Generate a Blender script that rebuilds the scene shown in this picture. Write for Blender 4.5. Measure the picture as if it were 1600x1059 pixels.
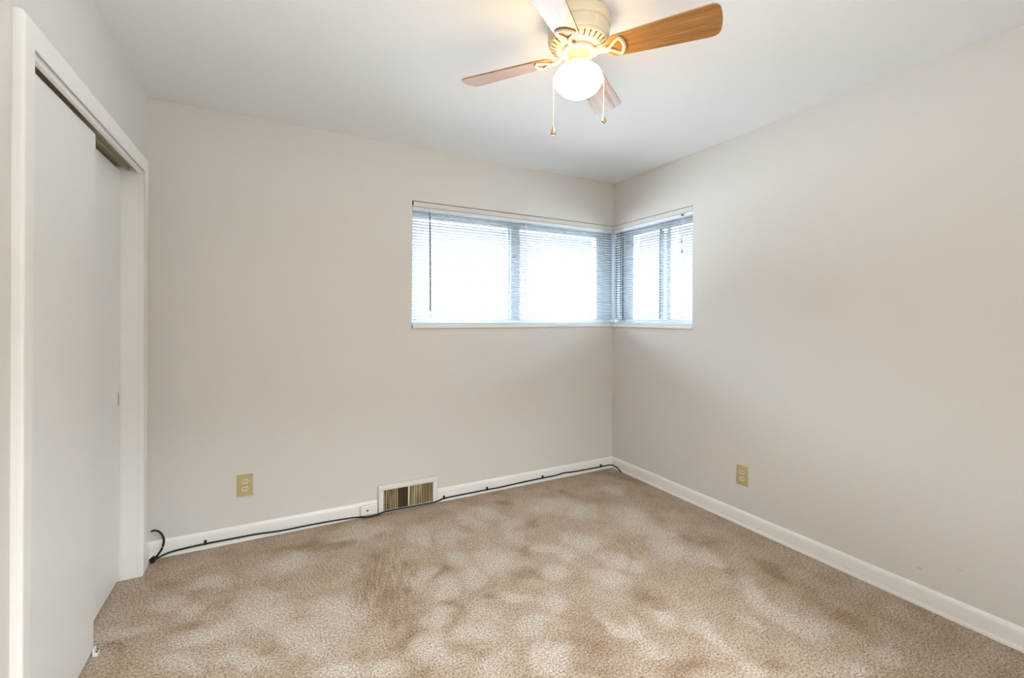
import bpy, bmesh, math, random
from mathutils import Vector, Matrix
import numpy as np

for o in list(bpy.data.objects):
    bpy.data.objects.remove(o)
S = bpy.context.scene
COL = S.collection
PI = math.pi

# ------------------------------------------------------------------ camera
YAW, ROLL = 0.4892, 0.0043
cd = bpy.data.cameras.new('camera')
cd.sensor_width = 36.0
cd.lens = 694.95 / 1600 * 36
cd.shift_y = -(529.5 - 494.817) / 1600
cd.clip_start = 0.02
cam = bpy.data.objects.new('camera', cd)
COL.objects.link(cam)
cam.matrix_world = (Matrix.Translation((-2.5787, -2.9856, 1.2922)) @ Matrix.Rotation(-YAW, 4, 'Z')
                    @ Matrix.Rotation(PI / 2, 4, 'X') @ Matrix.Rotation(ROLL, 4, 'Z'))
S.camera = cam

# ------------------------------------------------------------------ world, light, exposure
WORLD_STRENGTH = 45.0
GLOBE_STRENGTH = 16.0
DOORWAY_FILL_WATTS = 155.0
BOUNCE_FILL_WATTS = 13.0
S.view_settings.view_transform = 'Standard'
S.view_settings.look = 'None'
S.view_settings.gamma = 1.0
S.view_settings.use_curve_mapping = False
S.view_settings.exposure = 0.19

w = bpy.data.worlds.new('overcast_sky')
S.world = w
w.use_nodes = True
wt = w.node_tree
bg = wt.nodes['Background']
bg.inputs['Strength'].default_value = WORLD_STRENGTH
tcw = wt.nodes.new('ShaderNodeTexCoord')
sep = wt.nodes.new('ShaderNodeSeparateXYZ')
mr = wt.nodes.new('ShaderNodeMapRange')
mr.inputs['From Min'].default_value = -1.0
mr.inputs['From Max'].default_value = 1.0
rw = wt.nodes.new('ShaderNodeValToRGB')
we = rw.color_ramp.elements
# pale lit ground below, hazy band at the horizon, bright overcast sky above
for i_, (z_, c_) in enumerate(((-1.0, (0.22, 0.25, 0.28)), (-0.14, (0.23, 0.26, 0.29)), (-0.03, (0.0225, 0.0229, 0.0231)), (0.22, (0.0225, 0.0229, 0.0231)),
                               (0.36, (0.66, 0.78, 0.90)), (1.0, (0.78, 0.89, 1.0)))):
    if i_ == 0:
        k_ = we[0]
    elif i_ == 5:
        k_ = we[len(we) - 1]
    else:
        k_ = we.new((z_ + 1) / 2)
    k_.position = (z_ + 1) / 2
    k_.color = (*c_, 1)
wt.links.new(tcw.outputs['Generated'], sep.inputs[0])
wt.links.new(sep.outputs['Z'], mr.inputs['Value'])
wt.links.new(mr.outputs['Result'], rw.inputs['Fac'])
wt.links.new(rw.outputs['Color'], bg.inputs['Color'])


def area(name, loc, rot, sx, sy, watts, color, portal=False):
    l = bpy.data.lights.new(name, 'AREA')
    l.shape = 'RECTANGLE'
    l.size, l.size_y = sx, sy
    l.energy = watts
    l.color = color
    if portal:
        l.cycles.is_portal = True
    o = bpy.data.objects.new(name, l)
    COL.objects.link(o)
    o.location = loc
    o.rotation_euler = rot
    return o


area('doorway_fill', (-1.85, -4.3, 2.42), (0, 0, 0), 0.5, 0.5, DOORWAY_FILL_WATTS, (0.88, 0.96, 1.0))  # added fill light, reaching the room through the doorway
# added fill light, bounced off the ceiling above the camera
area('bounce_fill', (-2.3, -2.75, 1.85), (PI, 0, 0), 0.35, 0.35, BOUNCE_FILL_WATTS, (0.93, 0.97, 1.0))
area('daylight_portal', (-0.83, 0.19, 1.645), (-PI / 2, 0, 0), 1.95, 0.9, 1, (1, 1, 1), True)
area('daylight_portal', (0.19, -0.36, 1.645), (0, PI / 2, 0), 0.9, 1.0, 1, (1, 1, 1), True)


# ------------------------------------------------------------------ materials
def srgb(r, g, b):
    f = lambda c: (c / 255 / 12.92) if c / 255 <= 0.04045 else ((c / 255 + 0.055) / 1.055) ** 2.4
    return (f(r), f(g), f(b), 1)


def mat(name, col, rough=0.5, metal=0.0, bump=None, spec=0.5, coat=0.0):
    m = bpy.data.materials.new(name)
    m.use_nodes = True
    nt = m.node_tree
    p = nt.nodes['Principled BSDF']
    p.inputs['Base Color'].default_value = col
    p.inputs['Roughness'].default_value = rough
    p.inputs['Metallic'].default_value = metal
    p.inputs['Specular IOR Level'].default_value = spec
    p.inputs['Coat Weight'].default_value = coat
    if bump:
        scale, strength, dist = bump
        tc = nt.nodes.new('ShaderNodeTexCoord')
        n = nt.nodes.new('ShaderNodeTexNoise')
        n.inputs['Scale'].default_value = scale
        n.inputs['Detail'].default_value = 3
        b = nt.nodes.new('ShaderNodeBump')
        b.inputs['Strength'].default_value = strength
        b.inputs['Distance'].default_value = dist
        nt.links.new(tc.outputs['Object'], n.inputs['Vector'])
        nt.links.new(n.outputs['Fac'], b.inputs['Height'])
        nt.links.new(b.outputs['Normal'], p.inputs['Normal'])
    return m


def nodes(m):
    nt = m.node_tree
    return nt, nt.nodes['Principled BSDF']


M = {}
M['wall'] = mat('greige_wall_paint', srgb(221, 217, 211), 0.55, bump=(260, 0.08, 0.002), spec=0.3)
M['ceiling'] = mat('flat_white_ceiling_paint', srgb(240, 240, 240), 0.9, bump=(180, 0.1, 0.002), spec=0.2)
M['scuff'] = mat('grey_scuff', srgb(176, 170, 162), 0.8)
M['trim'] = mat('white_gloss_trim_paint', srgb(242, 240, 236), 0.32, bump=(60, 0.05, 0.002))
M['door'] = mat('white_door_paint', srgb(236, 235, 232), 0.38, bump=(35, 0.05, 0.002))
M['closet'] = mat('closet_interior_shade', srgb(70, 64, 56), 0.9)  # dark colour paints in the shade inside the closet
M['track'] = mat('track_metal', srgb(178, 172, 152), 0.5)
M['vinyl'] = mat('white_window_vinyl', srgb(214, 222, 228), 0.35)
M['sash_edge_shade'] = mat('dark_sash_edge_shade', srgb(60, 66, 76), 0.6)  # shade on the sash edges, put into the colour
M['sash_metal'] = mat('sash_latch_metal', srgb(60, 60, 64), 0.4, 0.6)
M['head_trim'] = mat('head_trim_paint', srgb(216, 212, 205), 0.5)
M['gap'] = mat('gap_shade', srgb(46, 42, 38), 0.9)  # dark colour standing in for shade in gaps and openings
M['blind_white'] = mat('white_blind_enamel', srgb(236, 240, 243), 0.3)
M['cord_white'] = mat('white_blind_cord', srgb(230, 232, 232), 0.8)
M['wand'] = mat('grey_blind_wand', srgb(112, 112, 118), 0.25)
M['tassel'] = mat('grey_plastic_tassel', srgb(150, 148, 146), 0.4)
M['outlet_plate'] = mat('tan_outlet_plate', srgb(196, 178, 130), 0.4)
M['outlet_face'] = mat('ivory_receptacle', srgb(224, 208, 176), 0.4)
M['slot'] = mat('dark_outlet_slot', srgb(48, 38, 26), 0.8)
M['screw'] = mat('brass_screw', srgb(150, 128, 80), 0.35, 0.7)
M['jack'] = mat('ivory_jack_plastic', srgb(238, 235, 228), 0.4)
M['cable'] = mat('black_cable_jacket', srgb(20, 18, 16), 0.6)
M['guide'] = mat('white_guide_plastic', srgb(232, 230, 226), 0.4)
M['fan_cream'] = mat('cream_fan_enamel', srgb(214, 200, 172), 0.35, coat=0.2)
M['fan_dark'] = mat('dark_motor_interior', srgb(150, 128, 96), 0.7)
M['brass'] = mat('antique_brass', srgb(190, 176, 140), 0.3, 0.8)
M['chain'] = mat('beaded_chain_metal', srgb(235, 225, 200), 0.35, 0.3)
M['vent_white'] = mat('white_register_enamel', srgb(232, 228, 220), 0.35)

# slats: enamelled aluminium that lets a little light through
m = mat('shaded_slat_enamel', srgb(106, 107, 108), 0.6, spec=0.08)  # white slats coloured grey, so their lines read as shade against the panes
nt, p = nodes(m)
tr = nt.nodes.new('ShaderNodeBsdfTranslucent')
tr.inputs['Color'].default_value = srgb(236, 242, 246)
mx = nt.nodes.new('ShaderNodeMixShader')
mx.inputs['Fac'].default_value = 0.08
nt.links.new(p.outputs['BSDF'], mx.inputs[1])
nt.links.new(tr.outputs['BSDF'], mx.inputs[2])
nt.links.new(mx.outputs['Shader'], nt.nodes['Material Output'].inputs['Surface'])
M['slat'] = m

# window glass: thin pane
m = mat('window_glass', (1, 1, 1, 1), 0.0)
nt, p = nodes(m)
t_ = nt.nodes.new('ShaderNodeBsdfTransparent')
t_.inputs['Color'].default_value = (0.97, 0.985, 0.99, 1)
g_ = nt.nodes.new('ShaderNodeBsdfGlossy')
g_.inputs['Roughness'].default_value = 0.02
mx = nt.nodes.new('ShaderNodeMixShader')
mx.inputs['Fac'].default_value = 0.06
nt.links.new(t_.outputs['BSDF'], mx.inputs[1])
nt.links.new(g_.outputs['BSDF'], mx.inputs[2])
nt.links.new(mx.outputs['Shader'], nt.nodes['Material Output'].inputs['Surface'])
M['glass'] = m

# lit opal glass globe of the fan lamp
m = bpy.data.materials.new('lit_opal_globe')
m.use_nodes = True
nt, p = nodes(m)
p.inputs['Base Color'].default_value = (0.9, 0.86, 0.78, 1)
p.inputs['Roughness'].default_value = 0.2
p.inputs['Emission Color'].default_value = (1.0, 0.66, 0.33, 1)
p.inputs['Emission Strength'].default_value = GLOBE_STRENGTH
M['globe'] = m

# wood fan blade: oak grain running along the blade, glossy laminate
m = mat('oak_blade_laminate', (1, 1, 1, 1), 0.4, coat=0.6)
nt, p = nodes(m)
p.inputs['Coat Roughness'].default_value = 0.06
p.inputs['Coat IOR'].default_value = 1.46
tc = nt.nodes.new('ShaderNodeTexCoord')
mp = nt.nodes.new('ShaderNodeMapping')
mp.inputs['Scale'].default_value = (3.5, 60, 60)
n1 = nt.nodes.new('ShaderNodeTexNoise')
n1.inputs['Scale'].default_value = 1.6
n1.inputs['Detail'].default_value = 6
n1.inputs['Roughness'].default_value = 0.65
n1.inputs['Distortion'].default_value = 0.3
cr = nt.nodes.new('ShaderNodeValToRGB')
cr.color_ramp.elements[0].position = 0.3
cr.color_ramp.elements[0].color = srgb(132, 88, 40)
cr.color_ramp.elements[1].position = 0.7
cr.color_ramp.elements[1].color = srgb(186, 134, 68)
nt.links.new(tc.outputs['Object'], mp.inputs['Vector'])
nt.links.new(mp.outputs['Vector'], n1.inputs['Vector'])
nt.links.new(n1.outputs['Fac'], cr.inputs['Fac'])
nt.links.new(cr.outputs['Color'], p.inputs['Base Color'])
M['oak'] = m

# dusty register louvres: tan dirt in irregular bands
m = mat('dusty_register_louvre', (1, 1, 1, 1), 0.6)
nt, p = nodes(m)
tc = nt.nodes.new('ShaderNodeTexCoord')
mp = nt.nodes.new('ShaderNodeMapping')
mp.inputs['Scale'].default_value = (40, 1, 4)
n1 = nt.nodes.new('ShaderNodeTexNoise')
n1.inputs['Scale'].default_value = 1.0
n1.inputs['Detail'].default_value = 4
cr = nt.nodes.new('ShaderNodeValToRGB')
cr.color_ramp.elements[0].position = 0.35
cr.color_ramp.elements[0].color = srgb(142, 120, 78)
cr.color_ramp.elements[1].position = 0.68
cr.color_ramp.elements[1].color = srgb(228, 208, 164)
nt.links.new(tc.outputs['Object'], mp.inputs['Vector'])
nt.links.new(mp.outputs['Vector'], n1.inputs['Vector'])
nt.links.new(n1.outputs['Fac'], cr.inputs['Fac'])
nt.links.new(cr.outputs['Color'], p.inputs['Base Color'])
M['louvre'] = m
M['louvre_dirty'] = mat('brown_dirty_louvre', srgb(104, 88, 64), 0.7)

# carpet: cut pile whose lay (footprints, vacuum strokes) is stored on the floor mesh
m = mat('beige_cut_pile_carpet', (1, 1, 1, 1), 1.0, spec=0.05)
nt, p = nodes(m)
N = nt.nodes.new
tc = N('ShaderNodeTexCoord')
wn = N('ShaderNodeTexNoise')
wn.inputs['Scale'].default_value = 7
wn.inputs['Detail'].default_value = 5
wn.inputs['Roughness'].default_value = 0.62
att = N('ShaderNodeAttribute')
att.attribute_name = 'pile_lay'
ad = N('ShaderNodeMath'); ad.operation = 'MULTIPLY_ADD'
ad.inputs[1].default_value = 0.75
ad.inputs[2].default_value = -0.375
nt.links.new(wn.outputs['Fac'], ad.inputs[0])
sm = N('ShaderNodeMath'); sm.operation = 'ADD'
nt.links.new(att.outputs['Fac'], sm.inputs[0])
nt.links.new(ad.outputs['Value'], sm.inputs[1])
# short parallel strokes left by the vacuum brush
sa = N('ShaderNodeAttribute')
sa.attribute_name = 'brush_strokes'
smp = N('ShaderNodeMapping')
smp.vector_type = 'TEXTURE'
smp.inputs['Rotation'].default_value = (0, 0, math.radians(-12))
smp.inputs['Scale'].default_value = (1 / 75, 1 / 8, 1)
sn = N('ShaderNodeTexNoise')
sn.inputs['Scale'].default_value = 1.0
sn.inputs['Detail'].default_value = 2
nt.links.new(tc.outputs['Object'], smp.inputs['Vector'])
nt.links.new(smp.outputs['Vector'], sn.inputs['Vector'])
sc_ = N('ShaderNodeMath'); sc_.operation = 'MULTIPLY_ADD'
sc_.inputs[1].default_value = 1.0
sc_.inputs[2].default_value = -0.56
nt.links.new(sn.outputs['Fac'], sc_.inputs[0])
sk = N('ShaderNodeMath'); sk.operation = 'MULTIPLY'
nt.links.new(sc_.outputs['Value'], sk.inputs[0])
nt.links.new(sa.outputs['Fac'], sk.inputs[1])
s2 = N('ShaderNodeMath'); s2.operation = 'ADD'
nt.links.new(sm.outputs['Value'], s2.inputs[0])
nt.links.new(sk.outputs['Value'], s2.inputs[1])
cr = N('ShaderNodeValToRGB')
e = cr.color_ramp.elements
e[0].position = 0.02; e[0].color = srgb(172, 148, 125)
e[1].position = 0.95; e[1].color = srgb(226, 214, 202)
k = e.new(0.36); k.color = srgb(200, 180, 160)
k = e.new(0.64); k.color = srgb(214, 199, 184)
nt.links.new(s2.outputs['Value'], cr.inputs['Fac'])
# tuft speckle
vo = N('ShaderNodeTexNoise')
vo.inputs['Scale'].default_value = 125
vo.inputs['Detail'].default_value = 3
vo.inputs['Roughness'].default_value = 0.75
sp = N('ShaderNodeValToRGB')
sp.color_ramp.elements[0].position = 0.36
sp.color_ramp.elements[0].color = (0.27, 0.22, 0.175, 1)
sp.color_ramp.elements[1].position = 0.60
sp.color_ramp.elements[1].color = (1.12, 1.12, 1.12, 1)
nt.links.new(tc.outputs['Object'], wn.inputs['Vector'])
nt.links.new(tc.outputs['Object'], vo.inputs['Vector'])
nt.links.new(vo.outputs['Fac'], sp.inputs['Fac'])
mu = N('ShaderNodeMix'); mu.data_type = 'RGBA'; mu.blend_type = 'MULTIPLY'
mu.inputs['Factor'].default_value = 0.85
nt.links.new(cr.outputs['Color'], mu.inputs['A'])
nt.links.new(sp.outputs['Color'], mu.inputs['B'])
nt.links.new(mu.outputs['Result'], p.inputs['Base Color'])
bu = N('ShaderNodeBump')
bu.inputs['Strength'].default_value = 0.6
bu.inputs['Distance'].default_value = 0.006
nt.links.new(vo.outputs['Fac'], bu.inputs['Height'])
nt.links.new(bu.outputs['Normal'], p.inputs['Normal'])
M['carpet'] = m


# ------------------------------------------------------------------ mesh helpers
def link(name, bm, m, parent=None, smooth=False, loc=None):
    me = bpy.data.meshes.new(name)
    bmesh.ops.recalc_face_normals(bm, faces=bm.faces)
    bm.to_mesh(me)
    bm.free()
    me.materials.append(m)
    if smooth:
        for p_ in me.polygons:
            p_.use_smooth = True
        try:
            me.set_sharp_from_angle(angle=math.radians(40))
        except Exception:
            pass
    o = bpy.data.objects.new(name, me)
    COL.objects.link(o)
    if parent is not None:
        o.parent = parent
    if loc is not None:
        o.location = loc
    return o


def box(bm, x0, x1, y0, y1, z0, z1, bev=0.0, seg=2, mtx=None):
    r = bmesh.ops.create_cube(bm, size=1.0)
    vs = r['verts']
    for v in vs:
        v.co = Vector(((x0 + x1) / 2 + v.co.x * (x1 - x0), (y0 + y1) / 2 + v.co.y * (y1 - y0), (z0 + z1) / 2 + v.co.z * (z1 - z0)))
    if mtx is not None:
        for v in vs:
            v.co = mtx @ v.co
    if bev > 0:
        es = list({e_ for v in vs for e_ in v.link_edges})
        bmesh.ops.bevel(bm, geom=es, offset=bev, segments=seg, profile=0.5, affect='EDGES')
    return bm


def lathe(bm, prof, seg=48, c=(0, 0, 0), skip=None):
    rings = []
    for (r, z) in prof:
        if r < 1e-6:
            rings.append([bm.verts.new((c[0], c[1], c[2] + z))])
        else:
            rings.append([bm.verts.new((c[0] + r * math.cos(2 * PI * k_ / seg), c[1] + r * math.sin(2 * PI * k_ / seg), c[2] + z)) for k_ in range(seg)])
    for i in range(len(rings) - 1):
        a, b = rings[i], rings[i + 1]
        for k_ in range(seg):
            if skip and skip(i, k_):
                continue
            k2 = (k_ + 1) % seg
            if len(a) == 1 and len(b) == 1:
                continue
            if len(a) == 1:
                bm.faces.new((a[0], b[k_], b[k2]))
            elif len(b) == 1:
                bm.faces.new((a[k_], b[0], a[k2]))
            else:
                bm.faces.new((a[k_], b[k_], b[k2], a[k2]))
    return bm


def tube(bm, pts, r, seg=8, flat=None, closed=False):
    """round (or flattened) tube along a polyline; r may be a list"""
    pts = [Vector(q) for q in pts]
    n = len(pts)
    rs = r if isinstance(r, (list, tuple)) else [r] * n
    rings = []
    up = Vector((0, 0, 1))
    for i, q in enumerate(pts):
        if closed:
            t = pts[(i + 1) % n] - pts[i - 1]
        else:
            t = pts[min(i + 1, n - 1)] - pts[max(i - 1, 0)]
        t.normalize()
        ref = up if abs(t.dot(up)) < 0.95 else Vector((1, 0, 0))
        s = t.cross(ref).normalized()
        u_ = s.cross(t).normalized()
        fa, fb = (1, 1) if flat is None else flat
        rings.append([bm.verts.new(q + s * (math.cos(2 * PI * k_ / seg) * rs[i] * fa) + u_ * (math.sin(2 * PI * k_ / seg) * rs[i] * fb)) for k_ in range(seg)])
    rng = range(n) if closed else range(n - 1)
    for i in rng:
        a, b = rings[i], rings[(i + 1) % n]
        for k_ in range(seg):
            k2 = (k_ + 1) % seg
            bm.faces.new((a[k_], a[k2], b[k2], b[k_]))
    if not closed:
        bm.faces.new(rings[0])
        bm.faces.new(list(reversed(rings[-1])))
    return bm


def smooth_path(pts, n=8):
    """Catmull-Rom through the points"""
    P = [Vector(q) for q in pts]
    P = [P[0] * 2 - P[1]] + P + [P[-1] * 2 - P[-2]]
    out = []
    for i in range(1, len(P) - 2):
        for k_ in range(n):
            t = k_ / n
            a, b, c, d = P[i - 1], P[i], P[i + 1], P[i + 2]
            out.append(0.5 * ((2 * b) + (c - a) * t + (2 * a - 5 * b + 4 * c - d) * t * t + (3 * b - a - 3 * c + d) * t ** 3))
    out.append(P[-2])
    return out


def prism(bm, outline, z0, z1, bev=0.0):
    """extrude an outline (x, y) from z0 to z1"""
    lo = [bm.verts.new((x, y, z0)) for x, y in outline]
    hi = [bm.verts.new((x, y, z1)) for x, y in outline]
    n = len(outline)
    f1 = bm.faces.new(list(reversed(lo)))
    f2 = bm.faces.new(hi)
    for i in range(n):
        j = (i + 1) % n
        bm.faces.new((lo[i], lo[j], hi[j], hi[i]))
    if bev:
        es = [e_ for f_ in (f1, f2) for e_ in f_.edges]
        bmesh.ops.bevel(bm, geom=es, offset=bev, segments=2, profile=0.5, affect='EDGES')
    return bm


def B():
    return bmesh.new()


def boxes(*bs, bev=0.0, seg=2):
    bm = B()
    for b in bs:
        box(bm, *b, bev=bev, seg=seg)
    return bm


def tag(o, label=None, cat=None, group=None, kind=None):
    if label: o['label'] = label
    if cat: o['category'] = cat
    if group: o['group'] = group
    if kind: o['kind'] = kind
    return o


def thing(name, label, cat, loc=(0, 0, 0), group=None, kind=None):
    o = bpy.data.objects.new(name, None)
    COL.objects.link(o)
    o.empty_display_size = 0.05
    o.location = loc
    return tag(o, label, cat, group, kind)


def struct(name, bm, m, label, cat, smooth=False):
    return tag(link(name, bm, m, None, smooth), label, cat, None, 'structure')


def copy_tree(o, parent=None):
    c = o.copy()
    COL.objects.link(c)
    if parent is not None:
        c.parent = parent
    for ch in [q for q in bpy.data.objects if q.parent == o]:
        copy_tree(ch, c)
    return c

# carpet marks on the floor: centre, long half-axis, short half-axis (metres)
LIGHT_PATCHES = [(-1.828, -0.44, 0.046, -0.024, -0.039, -0.134), (-1.673, -0.521, 0.063, -0.033, -0.03, -0.083), (-1.501, -0.379, 0.041, -0.085, -0.047, -0.075), (-1.318, -0.627, 0.048, -0.025, -0.064, -0.121), (-1.69, -0.785, 0.044, -0.075, -0.035, -0.053), (-1.548, -0.88, 0.075, -0.039, -0.046, -0.095), (-1.683, -0.954, 0.054, -0.028, -0.026, -0.059), (-1.855, -0.994, 0.088, 0.032, -0.001, -0.051), (-1.936, -0.84, 0.053, -0.028, -0.021, -0.072), (-1.978, -1.133, 0.073, 0.014, -0.002, -0.057), (-2.012, -1.291, 0.049, -0.026, -0.028, -0.086), (-1.829, -1.492, 0.037, -0.039, -0.047, -0.06), (-1.811, -1.266, 0.077, -0.04, -0.022, -0.049), (-1.636, -1.385, 0.052, -0.027, -0.023, -0.039), (-1.641, -1.558, 0.019, -0.082, -0.045, -0.024), (-1.458, -1.298, 0.051, -0.027, -0.048, -0.073), (-1.575, -1.205, 0.031, -0.05, -0.03, -0.033), (-1.316, -1.101, 0.058, -0.03, -0.037, -0.056), (-1.143, -0.975, 0.053, -0.028, -0.042, -0.059), (-1.227, -0.885, 0.077, -0.025, -0.027, -0.047), (-0.973, -0.92, 0.053, -0.069, -0.051, -0.053), (-0.962, -1.143, 0.0, -0.08, -0.057, -0.034), (-1.119, -1.267, 0.046, -0.08, -0.05, -0.042), (-1.304, -1.597, -0.0, -0.102, -0.044, -0.017), (-2.354, -0.918, 0.093, -0.049, -0.016, -0.15), (-0.589, -1.684, -0.036, -0.099, -0.056, -0.014), (-0.611, -1.831, -0.006, -0.093, -0.049, -0.014), (-0.625, -1.936, 0.014, -0.067, -0.046, -0.014), (-1.002, -1.769, -0.024, -0.099, -0.054, -0.012), (-1.052, -1.941, 0.012, -0.056, -0.054, -0.017), (-0.491, -2.169, 0.022, -0.05, -0.044, -0.011), (-0.603, -1.179, 0.049, -0.087, -0.084, -0.061), (-0.532, -1.332, 0.026, -0.078, -0.061, -0.036), (-1.314, -1.711, 0.016, -0.052, -0.05, -0.024), (-0.657, -2.162, 0.035, -0.046, -0.046, -0.014), (-1.078, -1.614, 0.035, -0.065, -0.038, -0.023), (-2.975, -0.538, 0.07, -0.011, 0.015, -0.065), (-2.622, -0.738, 0.105, -0.055, 0.002, -0.113), (-2.471, -0.947, 0.096, -0.019, 0.003, -0.076), (-2.796, -0.827, 0.107, -0.028, 0.01, -0.057), (-3.119, -0.658, 0.075, -0.027, 0.013, -0.047), (-2.877, -0.952, 0.084, -0.044, 0.009, -0.059), (-2.661, -1.044, 0.075, -0.017, 0.007, -0.052), (-2.436, -1.069, 0.058, -0.031, -0.004, -0.059), (-2.337, -1.276, 0.084, -0.033, -0.004, -0.05), (-1.839, -0.426, 0.06, -0.031, -0.029, -0.101), (-0.9, -0.421, 0.178, -0.051, -0.052, -0.086), (-0.758, -0.587, 0.091, -0.047, -0.064, -0.085), (-0.547, -0.815, 0.081, -0.1, -0.12, -0.112), (-0.349, -0.427, 0.072, -0.037, -0.048, -0.056), (-1.008, -0.893, 0.059, -0.095, -0.071, -0.073), (-0.973, -1.145, 0.022, -0.082, -0.045, -0.033), (-0.885, -1.267, 0.029, -0.045, -0.034, -0.027), (-0.533, -1.045, 0.047, -0.089, -0.066, -0.05), (-1.341, -0.36, 0.07, -0.08, -0.04, -0.071), (-2.137, -0.218, 0.124, -0.0, -0.004, -0.066), (-2.516, -0.408, 0.118, -0.004, 0.005, -0.08), (-2.849, -0.393, 0.093, -0.003, 0.012, -0.063), (-2.201, -1.338, 0.046, -0.024, -0.009, -0.041), (-0.782, -1.811, 0.004, -0.046, -0.031, -0.011)]
DARK_PATCHES = [(-0.652, -0.283, 0.025, -0.013, -0.028, -0.039), (-1.139, -0.568, 0.039, -0.021, -0.031, -0.052), (-1.199, -0.254, 0.063, -0.032, -0.023, -0.046), (-1.256, -0.595, 0.014, -0.007, -0.016, -0.029), (-0.422, -1.199, 0.032, -0.039, -0.033, -0.024), (-0.37, -1.316, 0.035, -0.049, -0.059, -0.037), (-2.59, -0.669, 0.039, -0.02, 0.0, -0.047), (-2.554, -1.007, 0.043, 0.005, 0.007, -0.04), (-2.725, -1.042, 0.038, -0.02, 0.002, -0.032), (-3.11, -0.746, 0.026, -0.014, 0.008, -0.034), (-2.284, -1.209, 0.039, -0.021, -0.005, -0.03), (-2.115, -1.396, 0.031, -0.016, -0.01, -0.034), (-1.819, -0.838, 0.034, -0.018, -0.022, -0.063), (-1.884, -1.125, 0.038, -0.02, -0.032, -0.086), (-0.55, -1.475, -0.001, -0.045, -0.047, -0.02), (-1.442, -1.538, 0.097, -0.051, -0.093, -0.119), (-1.232, -1.847, 0.084, -0.044, -0.038, -0.033), (-0.956, -1.975, 0.04, -0.037, -0.033, -0.016), (-1.063, -1.468, 0.037, -0.073, -0.057, -0.038), (-2.081, -0.935, 0.062, -0.033, -0.041, -0.173), (-2.117, -0.683, 0.069, -0.036, -0.036, -0.182), (-2.095, -1.207, 0.037, -0.019, -0.02, -0.076), (-0.398, -1.966, 0.014, -0.12, -0.082, -0.023), (-0.33, -1.617, 0.008, -0.109, -0.063, -0.025), (-0.079, -0.269, 0.071, -0.196, -0.053, -0.049), (-2.352, -0.274, 0.2, -0.019, -0.0, -0.061), (-2.883, -0.709, 0.056, 0.001, 0.009, -0.034), (-2.825, -0.622, 0.07, -0.0, 0.008, -0.037), (-1.485, -1.076, 0.056, -0.029, -0.031, -0.055), (-1.334, -0.883, 0.056, -0.029, -0.033, -0.056), (-1.69, -1.14, 0.037, -0.019, -0.016, -0.033), (-1.88, -1.36, 0.067, -0.035, -0.013, -0.032), (-3.096, -0.264, 0.049, -0.026, 0.015, -0.077), (-1.535, -1.688, 0.063, -0.033, -0.026, -0.033)]

# ------------------------------------------------------------------ the room
H = 2.44
LX = -3.173          # left wall face
FY = -3.45           # wall behind the camera
OX0, OY0 = -1.76, -0.83          # window openings in the back and right walls
WZ0, WZ1 = 1.21, 2.08

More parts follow.
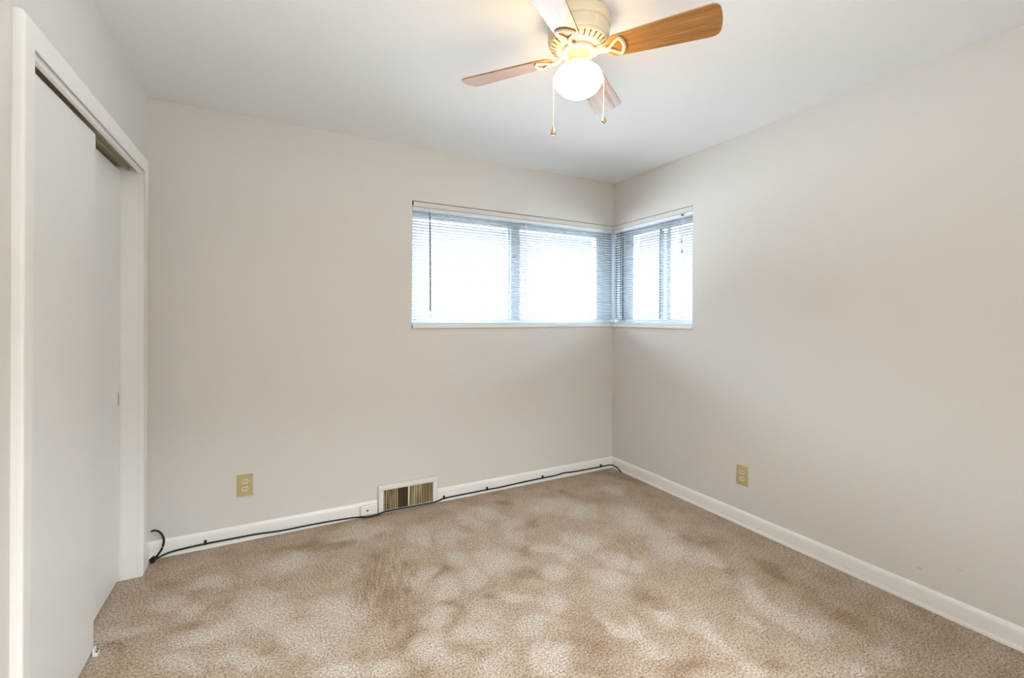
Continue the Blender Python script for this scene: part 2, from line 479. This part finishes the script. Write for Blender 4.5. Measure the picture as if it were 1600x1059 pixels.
# carpeted floor with the lay of its pile
def floor_mesh():
    x0, x1, y0, y1, st = LX - 0.75, 0.02, FY - 0.3, 0.02, 0.012
    nx, ny = int((x1 - x0) / st) + 1, int((y1 - y0) / st) + 1
    xs, ys = np.linspace(x0, x1, nx), np.linspace(y0, y1, ny)
    X, Y = np.meshgrid(xs, ys)
    lay = np.full(X.shape, 0.40)
    rnd = np.random.RandomState(3)

    def vnoise(cell):
        """smooth value noise over the floor, about -1..1"""
        g = rnd.uniform(-1, 1, (int(6 / cell), int(6 / cell)))
        fx, fy = (X - x0) / cell, (Y - y0) / cell
        ix, iy = fx.astype(int), fy.astype(int)
        tx, ty = fx - ix, fy - iy
        tx, ty = tx * tx * (3 - 2 * tx), ty * ty * (3 - 2 * ty)
        return ((g[iy, ix] * (1 - tx) + g[iy, ix + 1] * tx) * (1 - ty) + (g[iy + 1, ix] * (1 - tx) + g[iy + 1, ix + 1] * tx) * ty)
    WX = X + 0.045 * vnoise(0.13) + 0.022 * vnoise(0.05) + 0.012 * vnoise(0.024)
    WY = Y + 0.045 * vnoise(0.13) + 0.022 * vnoise(0.05) + 0.012 * vnoise(0.024)

    def spot(cx_, cy_, ax, ay, bx, by):
        det = ax * by - ay * bx
        dx, dy = WX - cx_, WY - cy_
        u = (dx * by - dy * bx) / det
        v = (-dx * ay + dy * ax) / det
        r = np.sqrt(u * u + v * v)
        return 1 / (1 + np.exp((r - 1.0) * 5.0))
    li = np.zeros(X.shape); da = np.zeros(X.shape)
    for q in LIGHT_PATCHES:
        li = np.maximum(li, spot(*q))
    for q in DARK_PATCHES:
        da = np.maximum(da, spot(*q))
    lay = lay + 0.42 * li - 0.25 * da * (1 - 0.7 * li) + 0.06 * vnoise(0.30) + 0.06 * vnoise(0.09)
    # darker band along the right and back walls
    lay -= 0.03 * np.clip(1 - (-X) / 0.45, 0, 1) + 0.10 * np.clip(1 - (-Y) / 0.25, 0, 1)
    me = bpy.data.meshes.new('floor')
    verts = np.stack([X.ravel(), Y.ravel(), np.zeros(X.size)], 1)
    idx = np.arange(nx * ny).reshape(ny, nx)
    faces = np.stack([idx[:-1, :-1].ravel(), idx[:-1, 1:].ravel(), idx[1:, 1:].ravel(), idx[1:, :-1].ravel()], 1)
    me.from_pydata(verts.tolist(), [], faces.tolist())
    a = me.attributes.new('pile_lay', 'FLOAT', 'POINT')
    a.data.foreach_set('value', lay.ravel().astype(np.float32))
    a = me.attributes.new('brush_strokes', 'FLOAT', 'POINT')
    st_ = np.maximum(spot(-2.08, -0.74, 0.15, -0.03, 0.08, 0.36), 0.6 * spot(-0.85, -1.05, 0.2, 0.0, 0.05, 0.25))
    a.data.foreach_set('value', st_.ravel().astype(np.float32))
    me.materials.append(M['carpet'])
    o = bpy.data.objects.new('floor', me)
    COL.objects.link(o)
    return tag(o, 'beige cut-pile carpet with footprints and vacuum strokes', 'carpet', None, 'structure')


floor_mesh()
struct('ceiling', boxes((LX - 0.8, 0.2, FY - 0.4, 0.2, H, H + 0.12)), M['ceiling'], 'flat white ceiling around the fan', 'ceiling')
struct('wall_back', boxes((LX - 0.8, OX0, 0, 0.2, 0, H), (OX0, 0.2, 0, 0.2, 0, WZ0), (OX0, 0.2, 0, 0.2, WZ1, H)),
       M['wall'], 'greige back wall with the wide window and floor register', 'wall')
WR = struct('wall_right', boxes((0, 0.2, FY - 0.1, OY0, 0, H), (0, 0.2, OY0, 0, 0, WZ0), (0, 0.2, OY0, 0, WZ1, H)),
       M['wall'], 'long greige right wall with the narrow window', 'wall')
for q in ((-2.087, -2.066, 0.160, 0.163), (-2.222, -2.204, 0.222, 0.224)):
    link('scuff_mark', boxes((-0.0003, 0.0, q[0], q[1], q[2], q[3])), M['scuff'], WR)
CY0, CY1, CZ = -1.335, -0.185, 2.03   # closet opening
struct('wall_left', boxes((LX - 0.13, LX, FY - 0.1, CY0 - 0.012, 0, H), (LX - 0.13, LX, CY1 + 0.012, 0, 0, H),
                          (LX - 0.13, LX, CY0 - 0.012, CY1 + 0.012, CZ, H)),
       M['wall'], 'greige left wall around the closet opening', 'wall')
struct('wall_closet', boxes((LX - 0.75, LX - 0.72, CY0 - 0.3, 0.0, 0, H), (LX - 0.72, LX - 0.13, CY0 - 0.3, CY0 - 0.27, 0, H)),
       M['closet'], 'closet interior walls coloured dark for shade, behind the sliding doors', 'wall')
DX0, DX1 = -2.30, -1.43  # doorway added to let the fill light into the room
struct('wall_front', boxes((LX - 0.13, DX0, FY - 0.1, FY, 0, H), (DX1, 0.2, FY - 0.1, FY, 0, H), (DX0, DX1, FY - 0.1, FY, 2.05, H)),
       M['wall'], 'greige wall behind the camera with a doorway added for fill light', 'wall')
struct('wall_fill_box', boxes((-2.95, -2.85, -5.1, FY - 0.1, 0, H), (-0.95, -0.85, -5.1, FY - 0.1, 0, H), (-2.95, -0.85, -5.2, -5.1, 0, H),
                          (-2.95, -0.85, -5.2, FY - 0.1, -0.12, -0.001), (-2.95, -0.85, -5.2, FY - 0.4, H, H + 0.1)),
       M['wall'], 'unseen box added around the doorway fill light', 'wall')  # unseen box added to hold the fill light and block the sky


def profile_run(bm, prof, a, b, inward):
    """sweep a (depth, z) profile from a to b along a wall; inward = unit vector into the room"""
    rings = []
    for q in (a, b):
        rings.append([bm.verts.new((q[0] + inward[0] * d, q[1] + inward[1] * d, z)) for d, z in prof])
    n = len(prof)
    for i in range(n):
        j = (i + 1) % n
        bm.faces.new((rings[0][i], rings[0][j], rings[1][j], rings[1][i]))
    bm.faces.new(rings[0]); bm.faces.new(list(reversed(rings[1])))


BASE = [(0, 0), (0.019, 0), (0.019, 0.012), (0.017, 0.015), (0.013, 0.016), (0.0125, 0.060), (0.0118, 0.072), (0.0095, 0.081), (0.006, 0.0865), (0.002, 0.089), (0, 0.09)]
bm = B()
profile_run(bm, BASE, (LX, 0), (-1.984, 0), (0, -1))
profile_run(bm, BASE, (-1.578, 0), (0, 0), (0, -1))
struct('baseboard_back', bm, M['trim'], 'white rounded baseboard along the back wall', 'baseboard', True)
bm = B()
profile_run(bm, BASE, (0, 0), (0, FY), (-1, 0))
struct('baseboard_right', bm, M['trim'], 'white rounded baseboard along the right wall', 'baseboard', True)
bm = B()
profile_run(bm, BASE, (LX, -0.113), (LX, 0), (1, 0))
profile_run(bm, BASE, (LX, FY), (LX, -1.39), (1, 0))
struct('baseboard_left', bm, M['trim'], 'short white baseboard pieces beside the closet casing', 'baseboard', True)

# closet casing and jambs
bm = prism(B(), [(-1.386, 0), (-1.386, 2.077), (-0.115, 2.077), (-0.115, 0), (-0.185, 0), (-0.185, 2.011), (-1.337, 2.011), (-1.337, 0)], 0.0, 0.023)
fr_edges = [e_ for e_ in bm.edges if all(v_.co.z > 0.02 for v_ in e_.verts)]
bmesh.ops.bevel(bm, geom=fr_edges, offset=0.008, segments=4, profile=0.5, affect='EDGES')
bmesh.ops.transform(bm, matrix=Matrix(((0, 0, 1, LX), (1, 0, 0, 0), (0, 1, 0, 0), (0, 0, 0, 1))), verts=bm.verts)
struct('trim_1', bm, M['trim'], 'white rounded casing around the closet opening', 'door casing')
struct('trim_2', boxes((LX - 0.13, LX - 0.0005, CY1, CY1 + 0.012, 0, CZ), (LX - 0.13, LX - 0.0005, CY0 - 0.012, CY0, 0, CZ), (LX - 0.13, LX - 0.004, CY0, CY1, CZ - 0.012, CZ)),
       M['trim'], 'white closet jamb lining behind the casing', 'jamb')
struct('trim_3', boxes((LX - 0.004, LX + 0.012, CY0 + 0.001, CY1 - 0.001, 1.990, 2.022), bev=0.002), M['trim'], 'white fascia strip under the closet head casing', 'fascia')
tr = thing('closet_door_track', 'pale metal sliding track above the closet doors', 'door track', (-3.214, (CY0 + CY1) / 2, 2.018), kind='structure')
link('track_channel', boxes((-0.05, 0.034, -0.574, 0.574, -0.004, 0.0)), M['track'], tr)
link('track_divider', boxes((-0.0015, 0.0015, -0.574, 0.574, -0.022, -0.004)), M['track'], tr)

d1 = struct('door_1', boxes((-3.213, -3.187, -1.330, -0.735, 0.014, 1.983), bev=0.002), M['door'], 'white flat sliding closet door in front, nearest the camera', 'sliding door')
d2 = struct('door_2', boxes((-3.270, -3.243, -0.80, CY1 - 0.003, 0.014, 1.991), bev=0.002), M['door'], 'white flat sliding closet door behind, next to the back wall', 'sliding door')
bm = B()
ring = [(0.024 * math.cos(2 * PI * k / 24), 0.035 * math.sin(2 * PI * k / 24)) for k in range(24)]
prism(bm, [(y * 0.35, z) for y, z in ring], 0, 0.0012)
bmesh.ops.transform(bm, matrix=Matrix(((0, 0, 1, 0), (1, 0, 0, 0), (0, 1, 0, 0), (0, 0, 0, 1))), verts=bm.verts)
fp = link('finger_pull', bm, M['track'], d2)
fp.location = (-3.2432, -0.210, 0.888)

# little floor guide at the meeting point of the doors
g = thing('door_guide', 'small white floor guide with dark screws under the closet doors', 'door guide', (-3.172, -0.752, 0.0))
link('guide_body', boxes((-0.012, 0.005, -0.012, 0.012, 0.0, 0.014), (-0.012, -0.005, -0.012, 0.012, 0.012, 0.030), bev=0.002), M['guide'], g)
for sx in (-0.006, 0.008):
    bm = B()
    lathe(bm, [(0, 0.0185), (0.0025, 0.018), (0.003, 0.0135), (0, 0.0135)], 12, (0.0005, sx, 0))
    link('screw', bm, M['slot'], g)

# ------------------------------------------------------------------ windows
GD = 0.12            # depth of the glass behind the wall face


def window(name, label, along, spans, stiles, edge_shades, ext, latch=None):
    """along: maps (s, depth, z) to world; spans = glass spans, stiles = solid uprights"""
    t = thing(name, label, 'window', (0, 0, 0), kind='structure')

    def bx(bm, s0, s1, d0, d1, z0, z1, bev=0.0):
        p_, q_ = along(s0, d0, z0), along(s1, d1, z1)
        box(bm, min(p_[0], q_[0]), max(p_[0], q_[0]), min(p_[1], q_[1]), max(p_[1], q_[1]), z0, z1, bev)
    bm = B()
    bx(bm, ext[0], ext[1], 0.07, 0.19, WZ0 + 0.001, 1.278)
    bx(bm, ext[0], ext[1], 0.07, 0.19, 1.982, WZ1 - 0.001)
    link('window_frame', bm, M['vinyl'], t)
    for s0, s1, d0 in stiles:
        bm = B()
        bx(bm, s0, s1, d0, 0.17, 1.278, 1.982, 0.004)
        link('sash_stile', bm, M['vinyl'], t)
    for s0, s1 in edge_shades:  # dark strips painted in where the sash edges lie in shade
        bm = B()
        bx(bm, s0, s1, 0.098, 0.135, 1.278, 1.982)
        link('sash_edge_shade', bm, M['sash_edge_shade'], t)
    for s0, s1 in spans:
        bm = B()
        bx(bm, s0 - 0.003, s1 + 0.003, GD, GD + 0.004, 1.274, 1.986)
        link('pane', bm, M['glass'], t)
    if latch:
        bm = B()
        bx(bm, latch[0] - 0.008, latch[0] + 0.008, 0.085, 0.10, latch[1] - 0.012, latch[1] + 0.012, 0.003)
        link('latch', bm, M['sash_metal'], t)
    return t, bx


ab = lambda s, d, z: (s, d, z)
ar = lambda s, d, z: (d, s, z)
w1, bx1 = window('window_1', 'wide two-pane window in the back wall behind its blind', ab,
                 [(-1.73, -0.956), (-0.872, -0.10)],
                 [(OX0 + 0.001, -1.73, 0.09), (-0.956, -0.872, 0.09), (-0.10, 0.069, 0.105)],
                 [(-0.959, -0.954), (-0.879, -0.869)], (OX0 + 0.001, 0.069))
w2, bx2 = window('window_2', 'narrow sliding window in the right wall behind its blind', ar,
                 [(-0.800, -0.556), (-0.512, -0.445), (-0.434, -0.143)],
                 [(OY0 + 0.001, -0.800, 0.09), (-0.556, -0.512, 0.09), (-0.143, 0.069, 0.10)],
                 [(-0.442, -0.432), (-0.018, -0.006)], (OY0 + 0.001, 0.069), (-0.452, 1.665))
struct('trim_4', boxes((0.07, 0.199, 0.07, 0.199, WZ0, WZ1), bev=0.0), M['vinyl'], 'pale corner post where the two windows meet', 'corner post')
# sill with rounded nosing, and the board above the blind
for t, bx, s0, s1, e in ((w1, bx1, OX0 + 0.004, -0.012, 0.0), (w2, bx2, OY0 - 0.003, -0.012, 0.0)):
    bm = B(); bx(bm, s0, s1, -0.012, 0.0, WZ0 + 0.001, WZ0 + 0.024, 0.003); bx(bm, s0 + 0.004, s1 + (0.08 if t is w1 else 0.011), 0.0, 0.07, WZ0 + 0.001, WZ0 + 0.022)
    link('window_sill', bm, M['trim'], t)
    bm = B(); bx(bm, s0 + 0.005, s1 + 0.010, 0.0, 0.014, WZ1 - 0.036, WZ1 - 0.004, 0.0015)
    link('head_trim', bm, M['head_trim'], t)
    bm = B(); bx(bm, s0 + 0.0, s1 + 0.010, 0.004, 0.016, WZ1 - 0.004, WZ1 - 0.001); bx(bm, s0 - 0.003, s0 + 0.004, 0.003, 0.016, WZ1 - 0.024, WZ1 - 0.004)  # dark strips fill in the shade of the gap around the board
    link('trim_gap_shade', bm, M['gap'], t)


# ------------------------------------------------------------------ blinds
def blind(label, along, s0, s1, ladders, wand, cords):
    t = thing('window_blind', label, 'blind', along((s0 + s1) / 2, 0.035, 1.235), group='mini blinds in the corner windows')
    O = Vector(t.location)

    def bx(bm, a0, a1, d0, d1, z0, z1, bev=0.0):
        p_, q_ = Vector(along(a0, d0, z0)) - O, Vector(along(a1, d1, z1)) - O
        box(bm, min(p_.x, q_.x), max(p_.x, q_.x), min(p_.y, q_.y), max(p_.y, q_.y), p_.z, q_.z, bev)
    P = lambda s, d, z: Vector(along(s, d, z)) - O
    bm = B(); bx(bm, s0, s1, 0.020, 0.048, 2.022, 2.046, 0.002)
    link('headrail', bm, M['blind_white'], t)
    # curved slats
    bm = B()
    zs = []
    z = 2.010
    while z > 1.262:
        zs.append(z); z -= 0.0206
    for z in zs:
        rows = []
        for k in range(5):
            f = k / 4 - 0.5
            d = 0.034 + f * 0.0245
            zz = z + 0.0019 * (1 - (2 * f) ** 2) - f * 0.0040
            rows.append([bm.verts.new(P(s, d, zz)) for s in (s0 + 0.001, s1 - 0.001)])
        for k in range(4):
            bm.faces.new((rows[k][0], rows[k][1], rows[k + 1][1], rows[k + 1][0]))
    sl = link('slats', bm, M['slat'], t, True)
    bm = B(); bx(bm, s0, s1, 0.022, 0.047, 1.2355, 1.250, 0.003)
    link('bottom_rail', bm, M['blind_white'], t)
    for s in ladders:
        bm = B()
        for d in (0.0205, 0.0475):
            tube(bm, [P(s, d, 2.023), P(s, d, 1.249)], 0.0011, 6)
        link('ladder_cord', bm, M['cord_white'], t)
    s, z0, z1, r = wand
    bm = B(); tube(bm, [P(s, 0.012, 2.012), P(s, 0.010, z0), P(s + 0.006, 0.010, z1)], r, 6)
    wd = link('tilt_wand', bm, M['wand'], t)
    bm = B(); tube(bm, [P(s, 0.021, 2.034), P(s, 0.012, 2.030), P(s, 0.012, 2.010)], 0.0035, 8)
    link('wand_hook', bm, M['blind_white'], wd)
    for (s, zc) in cords:
        bm = B(); tube(bm, [P(s, 0.019, 2.03), P(s, 0.012, 2.02), P(s, 0.012, zc)], 0.0010, 6)
        c = link('lift_cord', bm, M['cord_white'], t)
        bm = B(); lathe(bm, [(0, 0.016), (0.0025, 0.015), (0.0035, 0.004), (0.0068, -0.010), (0.0068, -0.014), (0, -0.014)], 14, P(s, 0.012, zc))
        link('tassel', bm, M['tassel'], c, True)
    if cords:
        bm = B(); bx(bm, cords[0][0] - 0.012, cords[0][0] + 0.012, 0.0185, 0.0205, 2.029, 2.038)
        link('cord_lock', bm, M['gap'], t)
    return t


blind('white horizontal mini blind over the wide back-wall window', ab, OX0 + 0.008, 0.012,
      [-1.62, -0.855, -0.065], (-1.633, 1.99, 1.329, 0.0045), [])
blind('white horizontal mini blind over the narrow right-wall window', ar, OY0 + 0.008, 0.012,
      [-0.118, -0.73], (-0.085, 1.99, 1.315, 0.0035), [(-0.724, 1.842), (-0.7255, 1.772)])

# ------------------------------------------------------------------ outlets
def outlet(label, along, s, z, loc_s):
    t = thing('electrical_outlet', label, 'outlet', along(s, 0, z), group='tan wall outlets')
    sw = along(1, 0, 0)
    ax = Vector((sw[0], sw[1], 0)); inn = -Vector(along(0, 1, 0))
    # local frame: x = along wall, y = out of the wall, z = up
    R_ = Matrix(((ax.x, inn.x, 0, 0), (ax.y, inn.y, 0, 0), (0, 0, 1, 0), (0, 0, 0, 1)))
    bm = box(B(), -0.0375, 0.0375, 0, 0.0065, -0.0605, 0.0605, 0.003, 2, R_)
    link('wall_plate', bm, M['outlet_plate'], t)
    for zc in (0.0205, -0.0205):
        bm = B()
        out = []
        for k in range(32):
            a = 2 * PI * k / 32
            out.append((0.0172 * math.cos(a), max(-0.0135, min(0.0135, 0.0172 * math.sin(a)))))
        prism(bm, out, 0.0, 0.0022)
        # outline in (x, z), extruded along y
        bmesh.ops.transform(bm, matrix=R_ @ Matrix.Translation((0, 0.0065, zc)) @ Matrix(((1, 0, 0, 0), (0, 0, 1, 0), (0, 1, 0, 0), (0, 0, 0, 1))), verts=bm.verts)
        rc = link('receptacle', bm, M['outlet_face'], t)
        for sx, hh in ((-0.0066, 0.0045), (0.0066, 0.0040)):
            bm = box(B(), sx - 0.0019, sx + 0.0019, 0.0080, 0.0091, zc + 0.001 - hh, zc + 0.001 + hh, 0, 1, R_)
            link('slot', bm, M['slot'], rc)
    bm = B()
    lathe(bm, [(0, 0.0018), (0.0022, 0.0014), (0.003, 0.0), (0, 0.0)], 14)
    bmesh.ops.transform(bm, matrix=R_ @ Matrix.Translation((0, 0.0065, 0)) @ Matrix.Rotation(-PI / 2, 4, 'X'), verts=bm.verts)
    link('screw', bm, M['screw'], t)
    return t


outlet('tan duplex outlet on the back wall left of the register', ab, -2.728, 0.317, 0)
outlet('tan duplex outlet on the right wall', ar, -1.2135, 0.309, 0)

# ------------------------------------------------------------------ floor register in the back wall
v = thing('wall_register', 'white framed wall register with tan dirty louvres at the floor', 'register', (-1.781, 0, 0))
bm = B()
x0, x1, zt = -0.200, 0.200, 0.184
for b in ((x0, x1, -0.028, 0.0, 0.150, zt), (x0, x0 + 0.034, -0.028, 0.0, 0.0, 0.160), (x1 - 0.034, x1, -0.028, 0.0, 0.0, 0.160)):
    box(bm, *b, bev=0.006, seg=3)
box(bm, x0 + 0.02, x1 - 0.02, -0.020, 0.0, 0.0, 0.014)
link('register_frame', bm, M['vent_white'], v, True)
bm = boxes((x0 + 0.03, x1 - 0.03, -0.004, -0.001, 0.01, 0.155))  # dark sheet stands in for the shade inside the duct
link('duct_shade', bm, M['gap'], v)
n = 28
xa, xb = x0 + 0.036, x1 - 0.036
for k in range(n):
    x = xa + (xb - xa) * (k + 0.5) / n
    fr_ = (k + 0.5) / n
    dirty = 0.29 < fr_ < 0.49
    ang = math.radians(38 if dirty else (20 if 0.55 < fr_ < 0.72 else 8))
    Mx = Matrix.Translation((x, -0.012, 0.08)) @ Matrix.Rotation(ang + PI / 2, 4, 'Z')
    bm = box(B(), -0.0038, 0.0038, -0.0007, 0.0007, -0.07, 0.072, 0, 1, Mx)
    if not dirty:
        box(bm, x - 0.0030, x + 0.0030, -0.0175, -0.0150, 0.012, 0.152)
    lv = link('louvre', bm, M['louvre_dirty' if dirty else 'louvre'], v)
    if dirty:
        tag(lv, 'dark brown louvre')
link('divider', boxes((-0.004, 0.004, -0.022, -0.006, 0.008, 0.156), bev=0.001), M['vent_white'], v)
bm = B(); lathe(bm, [(0, 0.004), (0.005, 0.003), (0.0055, 0), (0, 0)], 12)
bmesh.ops.transform(bm, matrix=Matrix.Translation((x1 - 0.045, -0.018, 0.146)) @ Matrix.Rotation(PI / 2, 4, 'X'), verts=bm.verts)
link('damper_knob', bm, M['track'], v)

# small jack on the baseboard
j = thing('cable_jack', 'small white jack box on the baseboard beside the register', 'jack', (-2.043, -0.0125, 0.046))
link('jack_box', boxes((-0.052, 0.050, -0.022, 0.0, -0.028, 0.030), bev=0.003), M['jack'], j)
link('jack_cover', boxes((-0.050, 0.048, -0.026, -0.022, -0.026, 0.024), bev=0.002), M['jack'], j)
bm = B(); lathe(bm, [(0, 0.0015), (0.0055, 0.0012), (0.006, 0), (0, 0)], 14)
bmesh.ops.transform(bm, matrix=Matrix.Translation((-0.008, -0.026, 0.0)) @ Matrix.Rotation(PI / 2, 4, 'X'), verts=bm.verts)
link('socket', bm, M['slot'], j)

# ------------------------------------------------------------------ the black cable along the baseboard
CYB = -0.0225
cpts = [(-3.145, -0.055, 0.165), (-3.128, -0.06, 0.168), (-3.105, -0.06, 0.150), (-3.092, -0.06, 0.112), (-3.098, -0.06, 0.07), (-3.118, -0.062, 0.035), (-3.134, -0.075, 0.014),
        (-3.136, -0.060, 0.010), (-3.115, -0.040, 0.016), (-3.07, CYB - 0.002, 0.024), (-3.0, CYB, 0.0285), (-2.915, CYB, 0.031), (-2.80, CYB, 0.0300), (-2.67, CYB, 0.029), (-2.54, CYB, 0.0205),
        (-2.40, CYB, 0.021), (-2.25, CYB, 0.018), (-2.12, CYB - 0.003, 0.013), (-2.06, -0.046, 0.012), (-1.99, -0.042, 0.012), (-1.95, -0.036, 0.016), (-1.88, -0.036, 0.017), (-1.80, -0.036, 0.016), (-1.70, -0.036, 0.015),
        (-1.62, -0.036, 0.014), (-1.57, -0.030, 0.017), (-1.532, CYB, 0.022), (-1.40, CYB, 0.024), (-1.20, CYB, 0.024), (-1.10, CYB, 0.0225), (-0.95, CYB, 0.027), (-0.722, CYB, 0.030), (-0.60, CYB, 0.0305),
        (-0.52, CYB, 0.037), (-0.45, CYB, 0.0325), (-0.33, CYB, 0.030), (-0.142, CYB, 0.029), (-0.06, -0.026, 0.031), (-0.032, -0.05, 0.030), (-0.026, -0.09, 0.022), (-0.027, -0.125, 0.008), (-0.028, -0.15, -0.004)]
cb = thing('coax_cable', 'black cable clipped along the baseboard of the back wall', 'cable', (-1.6, CYB, 0.0))
O = Vector(cb.location)
link('cable_jacket', tube(B(), [q - O for q in smooth_path(cpts, 6)], 0.0052, 8), M['cable'], cb, True)
for x, z in ((-2.915, 0.031), (-1.532, 0.022), (-1.202, 0.024), (-0.722, 0.030), (-0.142, 0.029)):
    bm = B()
    box(bm, x - 0.006, x + 0.006, CYB - 0.006, CYB + 0.0095, z - 0.005, z + 0.018, 0.002)
    bmesh.ops.translate(bm, vec=-O, verts=bm.verts)
    link('cable_clip', bm, M['cable'], cb)
bm = B()
for k, (dx, dz) in enumerate(((0, 0), (0.006, 0.008), (-0.004, 0.012))):
    tube(bm, [Vector((-3.137 + dx + 0.009 * math.cos(a), -0.066 + 0.006 * math.sin(a), 0.016 + dz + 0.008 * math.sin(a * 1.0 + k))) - O for a in [2 * PI * i / 12 for i in range(12)]], 0.004, 6, closed=True)
link('cable_knot', bm, M['cable'], cb, True)

# ------------------------------------------------------------------ ceiling fan
FC = Vector((-1.551, -1.591, 0))
fan = thing('ceiling_fan', 'cream ceiling fan with four oak blades and a lit globe lamp', 'ceiling fan', (FC.x, FC.y, H))
def fz(prof):
    return [(r, z - H) for r, z in prof]
bm = lathe(B(), fz([(0, 2.439), (0.116, 2.439), (0.1215, 2.434), (0.122, 2.402), (0.119, 2.396), (0.1145, 2.394), (0.1145, 2.388), (0.118, 2.386), (0.1175, 2.352), (0.114, 2.347), (0.105, 2.346), (0, 2.346)]), 72)
link('motor_housing', bm, M['fan_cream'], fan, True)
seg = 112
bm = lathe(B(), fz([(0.1135, 2.3475), (0.1125, 2.342), (0.1075, 2.334), (0.086, 2.3235), (0.072, 2.319), (0.05, 2.318), (0, 2.318)]), seg,
           skip=lambda i, k: i == 2 and k % 4 == 0)
link('vented_dome', bm, M['fan_cream'], fan, True)
bm = lathe(B(), fz([(0.100, 2.3455), (0.096, 2.334), (0.080, 2.327), (0, 2.327)]), 48)
link('motor', bm, M['fan_dark'], fan, True)
bm = lathe(B(), fz([(0, 2.3185), (0.060, 2.3185), (0.063, 2.315), (0.063, 2.307), (0.058, 2.303), (0.041, 2.303), (0, 2.303)]), 48)
link('rotor_hub', bm, M['fan_cream'], fan, True)
bm = lathe(B(), fz([(0, 2.304), (0.0395, 2.304), (0.0405, 2.300), (0.0405, 2.272), (0.046, 2.268), (0.0465, 2.2585), (0.040, 2.2575), (0, 2.2575)]), 48)
sw = link('switch_housing', bm, M['fan_cream'], fan, True)
for k in range(3):
    a = 2 * PI * k / 3 + 0.6
    bm = B(); tube(bm, [(0.045 * math.cos(a), 0.045 * math.sin(a), 2.263 - H), (0.058 * math.cos(a), 0.058 * math.sin(a), 2.263 - H)], [0.003, 0.0045], 8)
    link('thumb_screw', bm, M['fan_cream'], sw, True)
bm = lathe(B(), fz([(0.0385, 2.262), (0.041, 2.258), (0.050, 2.254), (0.068, 2.245), (0.082, 2.233), (0.0905, 2.217), (0.0925, 2.203), (0.090, 2.190), (0.081, 2.175), (0.066, 2.161), (0.047, 2.150), (0.024, 2.1435), (0, 2.142)]), 64)
link('globe_shade', bm, M['globe'], fan, True)

# blades with their irons; blade runs along local +x
def blade_outline():
    pts = []
    r0, r1 = 0.108, 0.503
    w_ = lambda r: 0.0455 + (0.066 - 0.0455) * max(0, min(1, (r - 0.13) / 0.33)) ** 0.85
    top = []
    for k in range(9):
        a = PI / 2 * k / 8
        top.append((r0 + 0.035 * (1 - math.sin(a)), 0.010 + (w_(r0 + 0.035) - 0.010) * math.cos(a)))
    top = top[::-1]
    for r in np.linspace(0.16, 0.455, 9):
        top.append((float(r), w_(float(r))))
    cr_ = 0.028
    for k in range(9):
        a = PI / 2 * k / 8
        top.append((r1 - cr_ - 0.004 + cr_ * math.sin(a), w_(r1) - cr_ + cr_ * math.cos(a)))
    top.append((r1 - 0.001, 0.02)); top.append((r1, 0.0))
    pts = top + [(x, -y) for x, y in top[::-1] if y > 1e-5]
    return pts


PITCH = math.radians(-14)
ZB = 2.302 - H
ANG0 = math.radians(-53.4)
bmB = prism(B(), blade_outline(), -0.003, 0.003, 0.0012)
blade_me = None
for k in range(4):
    a = ANG0 + k * PI / 2
    if k == 0:
        bl0 = link('blade', bmB, M['oak'], fan)
        bl_ = bl0
    else:
        bl_ = bl0.copy(); COL.objects.link(bl_)
    bl_.location = (0, 0, ZB)
    bl_.rotation_euler = (Matrix.Rotation(a, 3, 'Z') @ Matrix.Rotation(PITCH, 3, 'X')).to_euler()
    if k == 0:
        bm = B()
        zb = -0.0065
        # stem from hub, dropping then running under the blade, splitting into a D-shaped fork
        tube(bm, [(0.044, 0, 0.010), (0.062, 0, 0.008), (0.078, 0, -0.004), (0.094, 0, -0.010), (0.112, 0, zb - 0.003), (0.122, 0, zb - 0.001)],
             [0.011, 0.011, 0.010, 0.009, 0.010, 0.011], 10, flat=(1.0, 0.6))
        for s in (1, -1):
            tube(bm, [(0.116, 0.002 * s, zb - 0.001), (0.130, 0.012 * s, zb), (0.146, 0.027 * s, zb), (0.158, 0.035 * s, zb)], 0.0058, 8, flat=(1, 0.7))
        tube(bm, smooth_path([(0.156, -0.037, zb), (0.166, -0.028, zb), (0.1725, -0.012, zb), (0.174, 0, zb), (0.1725, 0.012, zb), (0.166, 0.028, zb), (0.156, 0.037, zb)], 4), 0.0068, 10, flat=(1, 0.75))
        ir0 = link('blade_iron', bm, M['fan_cream'], fan, True)
        ir = ir0
    else:
        ir = ir0.copy(); COL.objects.link(ir)
    ir.location = bl_.location
    ir.rotation_euler = bl_.rotation_euler

# pull chains draped over the globe
rt = Vector((math.cos(YAW), -math.sin(YAW), 0))
fw = Vector((math.sin(YAW), math.cos(YAW), 0))
for side, zend, name in ((-1, 1.998, 'left'), (1, 2.041, 'right')):
    d = (rt * side - fw * 0.10).normalized()
    if side < 0:
        d = (rt * side - fw * 0.02).normalized()
    top = 2.275 - H
    pts = [d * 0.040 + Vector((0, 0, top)), d * 0.052 + Vector((0, 0, top - 0.003)), d * 0.070 + Vector((0, 0, 2.249 - H)), d * 0.086 + Vector((0, 0, 2.232 - H)),
           d * 0.0945 + Vector((0, 0, 2.213 - H)), d * 0.0965 + Vector((0, 0, 2.196 - H)), d * 0.0965 + Vector((0, 0, 2.15 - H)), d * 0.0965 + Vector((0, 0, zend + 0.024 - H))]
    pc = link('pull_chain', tube(B(), smooth_path(pts, 4), 0.0016, 6), M['chain'], fan, True)
    q = d * 0.0965 + Vector((0, 0, zend - H))
    bm = lathe(B(), [(0, 0.028), (0.0028, 0.027), (0.004, 0.021), (0.0075, 0.010), (0.0100, 0.002), (0.0100, -0.001), (0.0075, -0.0055), (0.0045, -0.0065), (0, -0.007)], 20, q)
    link('pendant', bm, M['brass'], pc, True)
